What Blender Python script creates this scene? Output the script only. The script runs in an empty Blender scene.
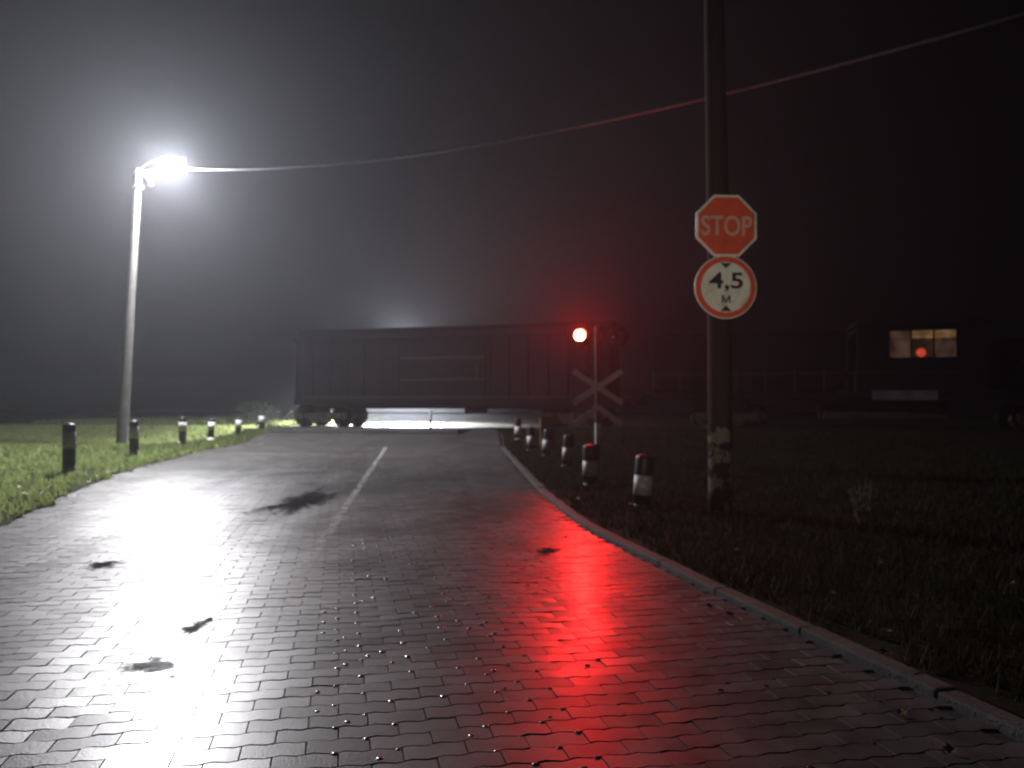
import bpy, bmesh, math, random
import numpy as np
from mathutils import Vector, Matrix, noise
R = math.radians
rnd = random.Random(7)
nrs = np.random.RandomState(7)
S = bpy.context.scene
C = S.collection

# ------------------------------------------------------------------ camera, world, light, exposure
cam_d = bpy.data.cameras.new('camera'); cam = bpy.data.objects.new('camera', cam_d); C.objects.link(cam)
cam_d.sensor_width = 36; cam_d.lens = 27.42; cam_d.clip_end = 2000; cam_d.clip_start = 0.05
cam.location = (0, 0, 1.3); cam.rotation_euler = (R(90 + 1.69), 0, 0)
cam_d.dof.use_dof = True; cam_d.dof.focus_distance = 1.65; cam_d.dof.aperture_fstop = 3.9
S.camera = cam
W = bpy.data.worlds.new('World'); S.world = W; W.use_nodes = True
wn = W.node_tree; bg = wn.nodes['Background']
sky = wn.nodes.new('ShaderNodeTexSky'); sky.sky_type = 'NISHITA'; sky.sun_disc = False
sky.sun_elevation = R(-7); sky.sun_rotation = R(200)
wn.links.new(sky.outputs[0], bg.inputs[0]); bg.inputs[1].default_value = 0.02
S.view_settings.view_transform = 'Standard'; S.view_settings.look = 'None'
S.view_settings.exposure = 0; S.view_settings.gamma = 1
S.cycles.use_denoising = True
S.cycles.max_bounces = 6; S.cycles.volume_bounces = 1; S.cycles.diffuse_bounces = 2
S.cycles.glossy_bounces = 3; S.cycles.transparent_max_bounces = 12
S.cycles.sample_clamp_indirect = 4; S.cycles.sample_clamp_direct = 0

def light(name, kind, loc, energy, color, size=0.1, aim=None, spot=None, blend=0.5):
    l = bpy.data.lights.new(name, kind); l.energy = energy; l.color = color
    o = bpy.data.objects.new(name, l); C.objects.link(o); o.location = loc
    if kind in ('POINT', 'SPOT'): l.shadow_soft_size = size
    if spot: l.spot_size = R(spot); l.spot_blend = blend
    if aim is not None:
        o.rotation_euler = (Vector(aim) - Vector(loc)).to_track_quat('-Z', 'Y').to_euler()
    return o
# dipped headlamps of the vehicle the photograph is taken from (weak, aimed to the kerb side)
for hx in (-0.62, 0.62):
    light('headlamp_light', 'SPOT', (hx, 1.1, 0.66), 330, (1.0, 0.9, 0.76), 0.06, (hx * 0.5 + 2.6, 9.2, 3.0), 46, 1.0)

# ------------------------------------------------------------------ helpers
MATS = {}
def mat(name, col=(0.2, 0.2, 0.2), rough=0.6, metal=0.0, var=0.25, scale=8.0, bump=0.0, bscale=40.0,
        coat=0.0, coat_rough=0.1, emit=None, estr=0.0, rvar=0.0, spec=0.5):
    if name in MATS: return MATS[name]
    m = bpy.data.materials.new(name); m.use_nodes = True; n = m.node_tree; p = n.nodes['Principled BSDF']
    tc = n.nodes.new('ShaderNodeTexCoord'); nz = n.nodes.new('ShaderNodeTexNoise')
    nz.inputs['Scale'].default_value = scale; nz.inputs['Detail'].default_value = 6
    n.links.new(tc.outputs['Object'], nz.inputs['Vector'])
    rp = n.nodes.new('ShaderNodeValToRGB')
    lo = [c * (1 - var) for c in col]; hi = [min(1, c * (1 + var)) for c in col]
    rp.color_ramp.elements[0].color = (*lo, 1); rp.color_ramp.elements[1].color = (*hi, 1)
    rp.color_ramp.elements[0].position = 0.3; rp.color_ramp.elements[1].position = 0.7
    n.links.new(nz.outputs['Fac'], rp.inputs[0]); n.links.new(rp.outputs[0], p.inputs['Base Color'])
    p.inputs['Metallic'].default_value = metal; p.inputs['Roughness'].default_value = rough
    p.inputs['Specular IOR Level'].default_value = spec
    if rvar:
        mr = n.nodes.new('ShaderNodeMapRange')
        mr.inputs['From Min'].default_value = 0.3; mr.inputs['From Max'].default_value = 0.7
        mr.inputs['To Min'].default_value = max(0.04, rough - rvar); mr.inputs['To Max'].default_value = rough + rvar
        n.links.new(nz.outputs['Fac'], mr.inputs[0]); n.links.new(mr.outputs[0], p.inputs['Roughness'])
    if bump:
        nb = n.nodes.new('ShaderNodeTexNoise'); nb.inputs['Scale'].default_value = bscale; nb.inputs['Detail'].default_value = 4
        n.links.new(tc.outputs['Object'], nb.inputs['Vector'])
        b = n.nodes.new('ShaderNodeBump'); b.inputs['Strength'].default_value = bump; b.inputs['Distance'].default_value = 0.02
        n.links.new(nb.outputs['Fac'], b.inputs['Height']); n.links.new(b.outputs[0], p.inputs['Normal'])
    if coat:
        p.inputs['Coat Weight'].default_value = coat; p.inputs['Coat Roughness'].default_value = coat_rough
    if emit:
        p.inputs['Emission Color'].default_value = (*emit, 1); p.inputs['Emission Strength'].default_value = estr
        if estr < 0.3:                               # pane glow mottled by noise to suggest curtains and clutter
            em = n.nodes.new('ShaderNodeMapRange'); em.inputs['From Min'].default_value = 0.35; em.inputs['From Max'].default_value = 0.65
            em.inputs['To Min'].default_value = estr * 0.35; em.inputs['To Max'].default_value = estr * 1.6
            n.links.new(nz.outputs['Fac'], em.inputs[0]); n.links.new(em.outputs[0], p.inputs['Emission Strength'])
    MATS[name] = m; return m

def tag(o, label=None, cat=None, group=None, kind=None):
    if label: o['label'] = label
    if cat: o['category'] = cat
    if group: o['group'] = group
    if kind: o['kind'] = kind
    return o
def empty(name, loc=(0, 0, 0), rot=(0, 0, 0)):
    o = bpy.data.objects.new(name, None); C.objects.link(o); o.location = loc; o.rotation_euler = rot
    o.empty_display_size = 0.2; return o
def link(name, me, m, parent=None):
    if m is not None and not me.materials: me.materials.append(m)
    o = bpy.data.objects.new(name, me); C.objects.link(o)
    if parent: o.parent = parent
    return o
class MB:
    """collects shapes of one mesh"""
    def __init__(s): s.v = []; s.f = []; s.smooth = []
    def add(s, vs, fs, smooth=False):
        b = len(s.v); s.v += [tuple(v) for v in vs]; s.f += [tuple(i + b for i in f) for f in fs]; s.smooth += [smooth] * len(fs); return s
    def box(s, c, d, rot=None, bev=0.0):
        x, y, z = (k / 2 for k in d); M = rot.to_matrix() if rot is not None and hasattr(rot, 'to_matrix') else rot
        if bev <= 0:
            vs = [Vector((sx * x, sy * y, sz * z)) for sz in (-1, 1) for sx, sy in ((-1, -1), (1, -1), (1, 1), (-1, 1))]
            fs = [(3, 2, 1, 0), (4, 5, 6, 7), (0, 1, 5, 4), (1, 2, 6, 5), (2, 3, 7, 6), (3, 0, 4, 7)]
        else:
            bm = bmesh.new(); bmesh.ops.create_cube(bm, size=1)
            for v in bm.verts: v.co = Vector((v.co.x * 2 * x, v.co.y * 2 * y, v.co.z * 2 * z))
            bmesh.ops.bevel(bm, geom=bm.edges[:], offset=bev, segments=2, affect='EDGES', profile=0.6)
            bm.verts.index_update(); vs = [v.co.copy() for v in bm.verts]; fs = [[v.index for v in f.verts] for f in bm.faces]; bm.free()
        if M is not None: vs = [M @ v for v in vs]
        return s.add([v + Vector(c) for v in vs], fs)
    def tube(s, pts, rad, n=10, caps=True):
        pts = [Vector(p) for p in pts]; rads = rad if hasattr(rad, '__len__') else [rad] * len(pts)
        rings = []; vs = []
        up = None
        for i, p in enumerate(pts):
            d = (pts[min(i + 1, len(pts) - 1)] - pts[max(i - 1, 0)]).normalized()
            if up is None: up = Vector((0, 0, 1)) if abs(d.z) < 0.9 else Vector((1, 0, 0))
            a = d.cross(up).normalized(); b = a.cross(d).normalized(); up = b
            rings.append(len(vs))
            for k in range(n):
                t = 2 * math.pi * k / n; vs.append(p + (a * math.cos(t) + b * math.sin(t)) * rads[i])
        fs = []
        for i in range(len(pts) - 1):
            for k in range(n):
                k2 = (k + 1) % n; fs.append((rings[i] + k, rings[i] + k2, rings[i + 1] + k2, rings[i + 1] + k))
        s.add(vs, fs, True)
        if caps:
            s.add([vs[k] for k in range(n)], [tuple(range(n))]); s.add(vs[-n:], [tuple(reversed(range(n)))])
        return s
    def lathe(s, prof, c=(0, 0, 0), n=20, axis='z', smooth=True):
        vs = []
        for r, h in prof:
            for k in range(n):
                t = 2 * math.pi * k / n; u, w = r * math.cos(t), r * math.sin(t)
                p = (u, w, h) if axis == 'z' else ((u, h, w) if axis == 'y' else (h, u, w))
                vs.append((p[0] + c[0], p[1] + c[1], p[2] + c[2]))
        fs = []
        for i in range(len(prof) - 1):
            for k in range(n):
                k2 = (k + 1) % n; fs.append((i * n + k, i * n + k2, (i + 1) * n + k2, (i + 1) * n + k))
        return s.add(vs, fs, smooth)
    def prism(s, poly, y0, y1, c=(0, 0, 0)):
        """polygon in xz, extruded along y"""
        n = len(poly)
        vs = [(p[0] + c[0], y0 + c[1], p[1] + c[2]) for p in poly] + [(p[0] + c[0], y1 + c[1], p[1] + c[2]) for p in poly]
        fs = [tuple(range(n)), tuple(reversed(range(n, 2 * n)))] + [(i, n + i, n + (i + 1) % n, (i + 1) % n) for i in range(n)]
        return s.add(vs, fs)
    def mesh(s, name):
        me = bpy.data.meshes.new(name); me.from_pydata(s.v, [], s.f)
        me.polygons.foreach_set('use_smooth', s.smooth); me.update()
        bm = bmesh.new(); bm.from_mesh(me); bmesh.ops.recalc_face_normals(bm, faces=bm.faces[:]); bm.to_mesh(me); bm.free()
        return me
    def build(s, name, m, parent=None): return link(name, s.mesh(name), m, parent)

def lerp_poly(pts, y):
    if y <= pts[0][0]: 
        (y0, x0), (y1, x1) = pts[0], pts[1]
    elif y >= pts[-1][0]:
        (y0, x0), (y1, x1) = pts[-2], pts[-1]
    else:
        for (y0, x0), (y1, x1) in zip(pts, pts[1:]):
            if y0 <= y <= y1: break
    return x0 + (x1 - x0) * (y - y0) / (y1 - y0)
LEFT = [(-6, -3.1), (2.5, -4.0), (5, -4.6), (8.6, -5.6), (11.5, -6.6), (16, -7.9), (23.6, -9.3), (30, -9.7), (36, -9.3), (45, -8.3), (60, -9.4), (80, -12.6), (150, -25)]
RIGHT = [(-6, 4.0), (3.0, 2.02), (3.93, 1.78), (5.1, 1.48), (8.6, 0.74), (12, 0.42), (18, 0.05), (25, -0.35), (31, -0.6), (36, -2.9), (45, -3.9), (60, -5.0), (80, -8), (150, -20)]
CENTRE = [(2, -0.82), (2.81, -1.02), (4.19, -1.38), (7.35, -1.8), (24.7, -4.0), (40, -6)]
TS = -0.28                                     # the track crosses at a slight angle
def track_y(x): return 32.8 + TS * x
def sstep(a, b, v): t = np.clip((v - a) / (b - a), 0, 1); return t * t * (3 - 2 * t)
def gh(x, y):                                   # ground height: flat, then the hump of the crossing
    s = y - (32.8 + TS * x); return 0.42 * sstep(-9.0, -2.4, s)

# ------------------------------------------------------------------ materials
def paver_mat():
    m = bpy.data.materials.new('wet_concrete_paver'); m.use_nodes = True; n = m.node_tree; L = n.links; p = n.nodes['Principled BSDF']
    g = n.nodes.new('ShaderNodeNewGeometry')
    n1 = n.nodes.new('ShaderNodeTexNoise'); n1.inputs['Scale'].default_value = 0.55; n1.inputs['Detail'].default_value = 5; n1.inputs['Distortion'].default_value = 0.6
    n2 = n.nodes.new('ShaderNodeTexNoise'); n2.inputs['Scale'].default_value = 90; n2.inputs['Detail'].default_value = 3
    n3 = n.nodes.new('ShaderNodeTexNoise'); n3.inputs['Scale'].default_value = 5; n3.inputs['Detail'].default_value = 6
    for k in (n1, n2, n3): L.new(g.outputs['Position'], k.inputs['Vector'])
    r = n.nodes.new('ShaderNodeValToRGB'); r.color_ramp.elements[0].color = (0.055, 0.049, 0.047, 1); r.color_ramp.elements[1].color = (0.135, 0.122, 0.118, 1)
    r.color_ramp.elements[0].position = 0.3; r.color_ramp.elements[1].position = 0.72
    L.new(n3.outputs['Fac'], r.inputs[0])
    at = n.nodes.new('ShaderNodeAttribute'); at.attribute_name = 'tone'
    mx = n.nodes.new('ShaderNodeMix'); mx.data_type = 'RGBA'; mx.blend_type = 'MULTIPLY'; mx.inputs[0].default_value = 1
    L.new(r.outputs[0], mx.inputs[6]); L.new(at.outputs['Color'], mx.inputs[7]); L.new(mx.outputs[2], p.inputs['Base Color'])
    mr = n.nodes.new('ShaderNodeMapRange'); mr.inputs['From Min'].default_value = 0.35; mr.inputs['From Max'].default_value = 0.65
    mr.inputs['To Min'].default_value = 0.36; mr.inputs['To Max'].default_value = 0.52; p.inputs['Specular IOR Level'].default_value = 0.26
    L.new(n1.outputs['Fac'], mr.inputs[0]); L.new(mr.outputs[0], p.inputs['Roughness'])
    b = n.nodes.new('ShaderNodeBump'); b.inputs['Strength'].default_value = 0.35; b.inputs['Distance'].default_value = 0.004
    L.new(n2.outputs['Fac'], b.inputs['Height']); L.new(b.outputs[0], p.inputs['Normal'])
    p.inputs['Coat Weight'].default_value = 0.3; p.inputs['Coat Roughness'].default_value = 0.24; p.inputs['Coat IOR'].default_value = 1.45
    b2 = n.nodes.new('ShaderNodeBump'); b2.inputs['Strength'].default_value = 0.3; b2.inputs['Distance'].default_value = 0.006
    L.new(n3.outputs['Fac'], b2.inputs['Height']); L.new(b2.outputs[0], p.inputs['Coat Normal'])
    return m
M_paver = paver_mat()
M_joint = mat('wet_joint_sand', (0.04, 0.036, 0.033), 0.5, bump=0.3, bscale=200, scale=20)
M_asph = mat('wet_asphalt', (0.07, 0.066, 0.063), 0.48, scale=1.2, bump=0.35, bscale=60, coat=0.28, coat_rough=0.24, rvar=0.08, spec=0.3)
M_soil = mat('wet_soil', (0.045, 0.036, 0.024), 0.7, scale=3, bump=0.6, bscale=25)
M_verge = mat('grass_soil', (0.05, 0.06, 0.02), 0.9, spec=0.05, scale=1.5, bump=0.6, bscale=25)
M_grass = mat('grass_blades', (0.18, 0.20, 0.075), 0.6, spec=0.2, var=0.45, scale=1.3)
M_grass_shade = mat('shaded_grass_blades', (0.022, 0.024, 0.009), 0.7, spec=0.08, var=0.5, scale=1.3)  # shade of the right verge put into the blade colour
M_kerb = mat('wet_kerb_concrete', (0.09, 0.085, 0.08), 0.75, scale=6, bump=0.4, bscale=80, spec=0.25)
M_conc = mat('pole_concrete', (0.11, 0.105, 0.095), 0.75, scale=4, bump=0.4, bscale=30)
M_black = mat('bollard_black_paint', (0.02, 0.02, 0.024), 0.45, scale=10, bump=0.2)
M_white = mat('bollard_white_paint', (0.72, 0.71, 0.68), 0.5, var=0.12, scale=14, bump=0.2)
M_galv = mat('galvanised_steel', (0.32, 0.32, 0.33), 0.45, metal=0.8, scale=12)
M_rail = mat('rail_steel', (0.3, 0.28, 0.26), 0.3, metal=1.0, scale=10)
M_rust = mat('rusty_steel', (0.03, 0.02, 0.015), 0.8, spec=0.2, scale=7, bump=0.3)
M_train = mat('wagon_paint', (0.007, 0.006, 0.007), 0.9, spec=0.05, scale=2.5, bump=0.15, bscale=12)
M_loco = mat('locomotive_paint', (0.005, 0.005, 0.005), 0.9, spec=0.05, scale=2.5)
M_ballast = mat('ballast_stone', (0.09, 0.082, 0.075), 0.8, var=0.4, scale=6, bump=1.0, bscale=18)
M_sred = mat('sign_red', (0.66, 0.085, 0.035), 0.5, var=0.08, scale=6)
M_swhite = mat('sign_white', (0.72, 0.70, 0.62), 0.5, var=0.08, scale=6)
def grime(m, col, amt=0.55, scale=9):
    n = m.node_tree; p = n.nodes['Principled BSDF']; src = p.inputs['Base Color'].links[0].from_socket
    tc = n.nodes.new('ShaderNodeTexCoord'); z = n.nodes.new('ShaderNodeTexNoise'); z.inputs['Scale'].default_value = scale; z.inputs['Detail'].default_value = 8; z.inputs['Distortion'].default_value = 1.2
    n.links.new(tc.outputs['Object'], z.inputs['Vector']); rp = n.nodes.new('ShaderNodeValToRGB'); rp.color_ramp.elements[0].position = 0.5; rp.color_ramp.elements[1].position = 0.72
    rp.color_ramp.elements[1].color = (amt, amt, amt, 1); n.links.new(z.outputs['Fac'], rp.inputs[0])
    mx = n.nodes.new('ShaderNodeMix'); mx.data_type = 'RGBA'; n.links.new(rp.outputs[0], mx.inputs[0]); n.links.new(src, mx.inputs[6]); mx.inputs[7].default_value = (*col, 1)
    n.links.new(mx.outputs[2], p.inputs['Base Color'])
grime(M_sred, (0.28, 0.07, 0.05), 0.5, 5); grime(M_swhite, (0.3, 0.27, 0.2), 0.6, 5); grime(M_white, (0.2, 0.18, 0.15), 0.8, 9); grime(M_kerb, (0.03, 0.03, 0.022), 0.8, 4)
M_sblack = mat('sign_black', (0.015, 0.015, 0.015), 0.5)
M_sback = mat('sign_backing', (0.3, 0.3, 0.3), 0.5, metal=0.6)
M_cable = mat('cable_sheath', (0.15, 0.15, 0.16), 0.5)

def translucent(m, col, f=0.5):
    n = m.node_tree; p = n.nodes['Principled BSDF']; o = n.nodes['Material Output']
    t = n.nodes.new('ShaderNodeBsdfTranslucent'); t.inputs[0].default_value = (*col, 1); mx = n.nodes.new('ShaderNodeMixShader'); mx.inputs[0].default_value = f
    n.links.new(p.outputs[0], mx.inputs[1]); n.links.new(t.outputs[0], mx.inputs[2]); n.links.new(mx.outputs[0], o.inputs[0])
translucent(M_grass, (0.34, 0.42, 0.15)); translucent(M_grass_shade, (0.03, 0.03, 0.012), 0.3)
# ------------------------------------------------------------------ the setting
def sheet(name, xs_of, ys, zoff, m, hfun=gh, nseg=10, parent=None, kind='structure', rough=0.0):
    vs = []; fs = []
    for y in ys:
        a, b = xs_of(y)
        for k in range(nseg + 1):
            x = a + (b - a) * k / nseg
            z = float(hfun(x, y)) + zoff
            if rough: z += rough * noise.noise((x * 0.9, y * 0.9, 3.1)) + rough * 0.5 * noise.noise((x * 3, y * 3, 7))
            vs.append((x, y, z))
    for j in range(len(ys) - 1):
        for k in range(nseg):
            i = j * (nseg + 1) + k; fs.append((i, i + 1, i + nseg + 2, i + nseg + 1))
    me = bpy.data.meshes.new(name); me.from_pydata(vs, [], fs); me.polygons.foreach_set('use_smooth', [True] * len(fs)); me.update()
    o = link(name, me, m, parent)
    if kind and not parent: o['kind'] = kind
    return o
GX = [-190, -120, -80, -50, -35] + [v for v in np.arange(-28, 28.1, 2.0)] + [35, 50, 80, 120, 190]
def ground():
    ys = [-25, -15, -8] + list(np.arange(-4, 70, 1.0)) + [80, 100, 130, 170, 250, 330]
    vs = [(x, y, float(gh(x, y)) - 0.06) for y in ys for x in GX]; n = len(GX)
    fs = [(j * n + k, j * n + k + 1, (j + 1) * n + k + 1, (j + 1) * n + k) for j in range(len(ys) - 1) for k in range(n - 1)]
    me = bpy.data.meshes.new('ground'); me.from_pydata(vs, [], fs); me.update()
    o = link('ground', me, M_soil); o['kind'] = 'structure'; return o
ground()
PAVE_END = 22.6
def hf(x, y):                                   # settled paving: wheel ruts and shallow hollows, metres
    u = x - lerp_poly(CENTRE, y); z = 0
    for c, w in ((-0.75, .22), (-2.3, .26), (0.6, .22), (1.75, .2)): z -= 0.007 * math.exp(-((u - c) / w) ** 2)
    return (z + 0.009 * noise.noise((x * 0.8, y * 0.5, 11)) + 0.004 * noise.noise((x * 2.6, y * 2.0, 17))) * min(1, max(0, (PAVE_END - y) / 3))
def hgrad(x, y): e = 0.06; return (hf(x + e, y) - hf(x - e, y)) / (2 * e), (hf(x, y + e) - hf(x, y - e)) / (2 * e)
road = sheet('road', lambda y: (lerp_poly(LEFT, y), lerp_poly(RIGHT, y)), list(np.arange(-6, PAVE_END + 0.05, 0.2)), -0.0095, M_joint, hfun=lambda x, y: hf(x, y), nseg=36)
sheet('crossing_approach', lambda y: (lerp_poly(LEFT, y), lerp_poly(RIGHT, y)), [PAVE_END - 0.02 + k * 0.4 for k in range(12)] + list(np.arange(27.7, 60, 0.8)) + [65, 75, 90, 110, 140], 0.004, M_asph, nseg=24)
def edge_noise(y, a): return a * noise.noise((y * 1.3, 0, 5)) + a * 0.6 * noise.noise((y * 5.1, 2, 5))
yl = list(np.arange(-6, 29, 0.25)) + [31, 33, 36, 42, 55, 80, 140]
sheet('left_verge', lambda y: (-60, lerp_poly(LEFT, y) + edge_noise(y, 0.12) + 0.03), yl, 0.02, M_verge, nseg=60, rough=0.03)
yr = list(np.arange(-6, 29, 0.25)) + [31, 33, 36, 42, 55, 80, 140]
sheet('right_verge', lambda y: (lerp_poly(RIGHT, y) + 0.125, 60), yr, 0.03, mat('shaded_verge_soil', (0.018, 0.018, 0.009), 0.9, spec=0.05, scale=1.5, bump=0.6, bscale=25), nseg=60, rough=0.03)  # soil colour darkened to stand for the verge's lack of light

# --- pavers: wavy interlocking blocks in rows square to the road
PL, PW, JT = 0.240, 0.120, 0.004
ang = math.atan2(0.22, 1.0)                     # rows rise away to the right
ca, sa = math.cos(ang), math.sin(ang)
def wave(u): return 0.008 * math.sin(2 * math.pi * u / 0.120)
def paver_outline(inset):
    hw, hl = PW / 2 - JT / 2 - inset, PL / 2 - JT / 2 - inset * 0.35
    us = [-hl, -hl * 0.5, -hl * 0.25, 0.03, hl * 0.5, hl * 0.75, hl]
    us = [-hl, -0.09, -0.03, 0.03, 0.09, hl]
    top = [(u, hw + wave(u)) for u in us]; bot = [(u, -hw + wave(u)) for u in reversed(us)]
    return bot[::-1] + top[::-1]
OUT0 = paver_outline(0.0); OUT1 = paver_outline(0.0028); NP = len(OUT0)
def paver_verts(tiltx=0, tilty=0, dz=0):
    v = [(x, y, -0.024) for x, y in OUT0] + [(x, y, -0.0022 + dz + tiltx * x + tilty * y) for x, y in OUT0] + [(x, y, dz + tiltx * x + tilty * y) for x, y in OUT1]
    return v
PF = [tuple(range(2 * NP, 3 * NP))] + [(r * NP + i, r * NP + (i + 1) % NP, (r + 1) * NP + (i + 1) % NP, (r + 1) * NP + i) for r in (1,) for i in range(NP)] \
   + [(i, (i + 1) % NP, NP + (i + 1) % NP, NP + i) for i in range(NP)]
def tone_attr(me, tones_per_vert):
    a = me.color_attributes.new('tone', 'FLOAT_COLOR', 'POINT'); a.data.foreach_set('color', tones_per_vert)
variants = []
for k in range(10):
    me = bpy.data.meshes.new('paver'); me.from_pydata(paver_verts(rnd.gauss(0, 0.006), rnd.gauss(0, 0.008), rnd.gauss(0, 0.0012)), [], PF)
    t = rnd.uniform(0.78, 1.2); tone_attr(me, [t, t, t, 1] * len(me.vertices)); me.materials.append(M_paver); me.update(); variants.append(me)
cells = []
nrow = int(34 / PW)
for j in range(-60, nrow + 60):
    for i in range(-60, 60):
        u = i * PL + (0.12 if j % 2 else 0); w = j * PW
        x = u * ca - w * sa; y = u * sa + w * ca
        if y < -1.0 or y > PAVE_END - 0.05: continue
        l, r_ = lerp_poly(LEFT, y), lerp_poly(RIGHT, y)
        if x < l - 0.02 or x > r_ - 0.01: continue
        # a straight seam where the two halves of the road meet
        cells.append((x, y))
def vis(x, y):
    if y < 2.6: return False
    px = 512 + 780 * x / y; py = 407 + 1014 / y
    return -10 < px < 1034 and py < 775
cells.sort(key=lambda c: (not vis(*c), c[1] ** 2 * 1.0 + c[0] ** 2 * 0.3))
for (x, y) in cells[:300]:
    o = bpy.data.objects.new('paver', rnd.choice(variants)); C.objects.link(o); o.parent = road
    gx, gy = hgrad(x, y); nn = Vector((-gx, -gy, 1)).normalized()
    o.rotation_mode = 'QUATERNION'; o.location = (x, y, hf(x, y))
    o.rotation_quaternion = Vector((0, 0, 1)).rotation_difference(nn) @ Matrix.Rotation(ang + rnd.choice((0, math.pi)) + rnd.gauss(0, 0.004), 3, 'Z').to_quaternion()
rest = cells[300:]
def joined_pavers(cs):
    N = len(cs); base = np.array(paver_verts(), dtype=np.float64)
    rings = np.zeros(len(base)); rings[NP:] = 1
    P = np.array(cs)
    flip = np.where(nrs.rand(N) < 0.5, -1.0, 1.0)
    tx, ty, dz = nrs.normal(0, 0.006, N), nrs.normal(0, 0.008, N), nrs.normal(0, 0.0012, N)
    bx, by, bz = base[:, 0], base[:, 1], base[:, 2]
    X = flip[:, None] * bx[None]; Y = flip[:, None] * by[None]
    Z = bz[None] + rings[None] * (tx[:, None] * X + ty[:, None] * Y + dz[:, None])
    H0 = np.array([hf(x, y) for x, y in cs]); G = np.array([hgrad(x, y) for x, y in cs])
    DX = X * ca - Y * sa; DY = X * sa + Y * ca
    Z = Z + H0[:, None] + G[:, 0:1] * DX + G[:, 1:2] * DY
    V = np.stack([P[:, 0:1] + DX, P[:, 1:2] + DY, Z], -1).reshape(-1, 3)
    nb = len(base); faces = []; ls = []; 
    flat = np.concatenate([np.array(f) for f in PF]); lens = np.array([len(f) for f in PF])
    idx = (flat[None] + (np.arange(N) * nb)[:, None]).reshape(-1); tl = np.tile(lens, N); st = np.concatenate([[0], np.cumsum(tl)[:-1]])
    me = bpy.data.meshes.new('paver_field'); me.vertices.add(len(V)); me.vertices.foreach_set('co', V.reshape(-1))
    me.loops.add(len(idx)); me.loops.foreach_set('vertex_index', idx.astype(np.int32)); me.polygons.add(len(tl))
    me.polygons.foreach_set('loop_start', st.astype(np.int32)); me.update(calc_edges=True); me.validate(); me.shade_flat()
    t = nrs.uniform(0.78, 1.2, N); tt = np.repeat(t, nb); col = np.stack([tt, tt, tt, np.ones_like(tt)], -1)
    tone_attr(me, col.reshape(-1)); return me
o = link('paver_field', joined_pavers(rest), M_paver, road); o['kind'] = 'stuff'

# glossy domes added at block corners for lamp glints, near road only
def make_glint_domes():
    prof = [(0.015, 0.0), (0.0105, 0.0024), (0.0055, 0.0041), (0.0, 0.0046)]; n = 10; vs = []; fs = []
    for (x, y) in cells:
        if not (2.5 < y < 9) or x < lerp_poly(CENTRE, y) + 0.25: continue
        lane = 0.5 + 0.5 * math.cos((x + 0.26 * y) * 2 * math.pi / 0.9)
        if rnd.random() > (0.4 + 0.6 * lane) * (1.0 if x < 0.2 else 0.12): continue
        for (u, w) in ((PL / 2 - 0.012, PW / 2 - 0.012),) + (((0.03, -0.02),) if rnd.random() < 0.3 else ()):
            k = rnd.uniform(0.6, 1.1); cx = x + (u + rnd.gauss(0, .004)) * ca - w * sa; cy = y + u * sa + (w + rnd.gauss(0, .004)) * ca; b = len(vs)
            for (r_, h_) in prof[:-1]:
                for q in range(n): t = 2 * math.pi * q / n; vs.append((cx + k * r_ * math.cos(t), cy + k * r_ * math.sin(t), hf(cx, cy) + 0.0012 + k * h_))
            vs.append((cx, cy, hf(cx, cy) + 0.0012 + k * prof[-1][1]))
            for i in range(2):
                for q in range(n): fs.append((b + i * n + q, b + i * n + (q + 1) % n, b + (i + 1) * n + (q + 1) % n, b + (i + 1) * n + q))
            for q in range(n): fs.append((b + 2 * n + q, b + 2 * n + (q + 1) % n, b + 3 * n))
    me = bpy.data.meshes.new('glint_domes'); me.from_pydata(vs, [], fs); me.polygons.foreach_set('use_smooth', [True] * len(fs)); me.update()
    o = link('glint_domes', me, mat('glint_dome_gloss', (0.05, 0.047, 0.045), 0.26, var=0.05, spec=1.0), road); o['kind'] = 'stuff'
make_glint_domes()

# worn centre line
def worn_paint():
    m = bpy.data.materials.new('worn_road_paint'); m.use_nodes = True; n = m.node_tree; p = n.nodes['Principled BSDF']
    g = n.nodes.new('ShaderNodeNewGeometry'); nz = n.nodes.new('ShaderNodeTexNoise'); nz.inputs['Scale'].default_value = 9; nz.inputs['Detail'].default_value = 7
    n.links.new(g.outputs['Position'], nz.inputs['Vector'])
    rp = n.nodes.new('ShaderNodeValToRGB'); rp.color_ramp.elements[0].position = 0.36; rp.color_ramp.elements[1].position = 0.6
    sx = n.nodes.new('ShaderNodeSeparateXYZ'); n.links.new(g.outputs['Position'], sx.inputs[0])
    wr = n.nodes.new('ShaderNodeMapRange'); wr.inputs['From Min'].default_value = 3.9; wr.inputs['From Max'].default_value = 11; wr.inputs['To Min'].default_value = 0.05; wr.inputs['To Max'].default_value = 0.95
    n.links.new(sx.outputs[1], wr.inputs[0]); mu = n.nodes.new('ShaderNodeMath'); mu.operation = 'MULTIPLY'
    n.links.new(nz.outputs['Fac'], rp.inputs[0]); n.links.new(rp.outputs[0], mu.inputs[0]); n.links.new(wr.outputs[0], mu.inputs[1]); n.links.new(mu.outputs[0], p.inputs['Alpha'])
    p.inputs['Base Color'].default_value = (0.55, 0.53, 0.48, 1); p.inputs['Roughness'].default_value = 0.45; return m
vs = []; fs = []
ys = list(np.arange(3.8, 25.2, 0.3))
for k, y in enumerate(ys):
    x = lerp_poly(CENTRE, y); z = 0.006 + hf(x, y) + (float(gh(x, y)) + 0.005 if y > PAVE_END - 0.3 else 0.0)
    vs += [(x - 0.05, y, z), (x + 0.05, y, z)]
    if k: fs.append((2 * k - 2, 2 * k - 1, 2 * k + 1, 2 * k))
me = bpy.data.meshes.new('centre_line'); me.from_pydata(vs, [], fs); o = link('centre_line', me, worn_paint()); o['kind'] = 'structure'

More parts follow.
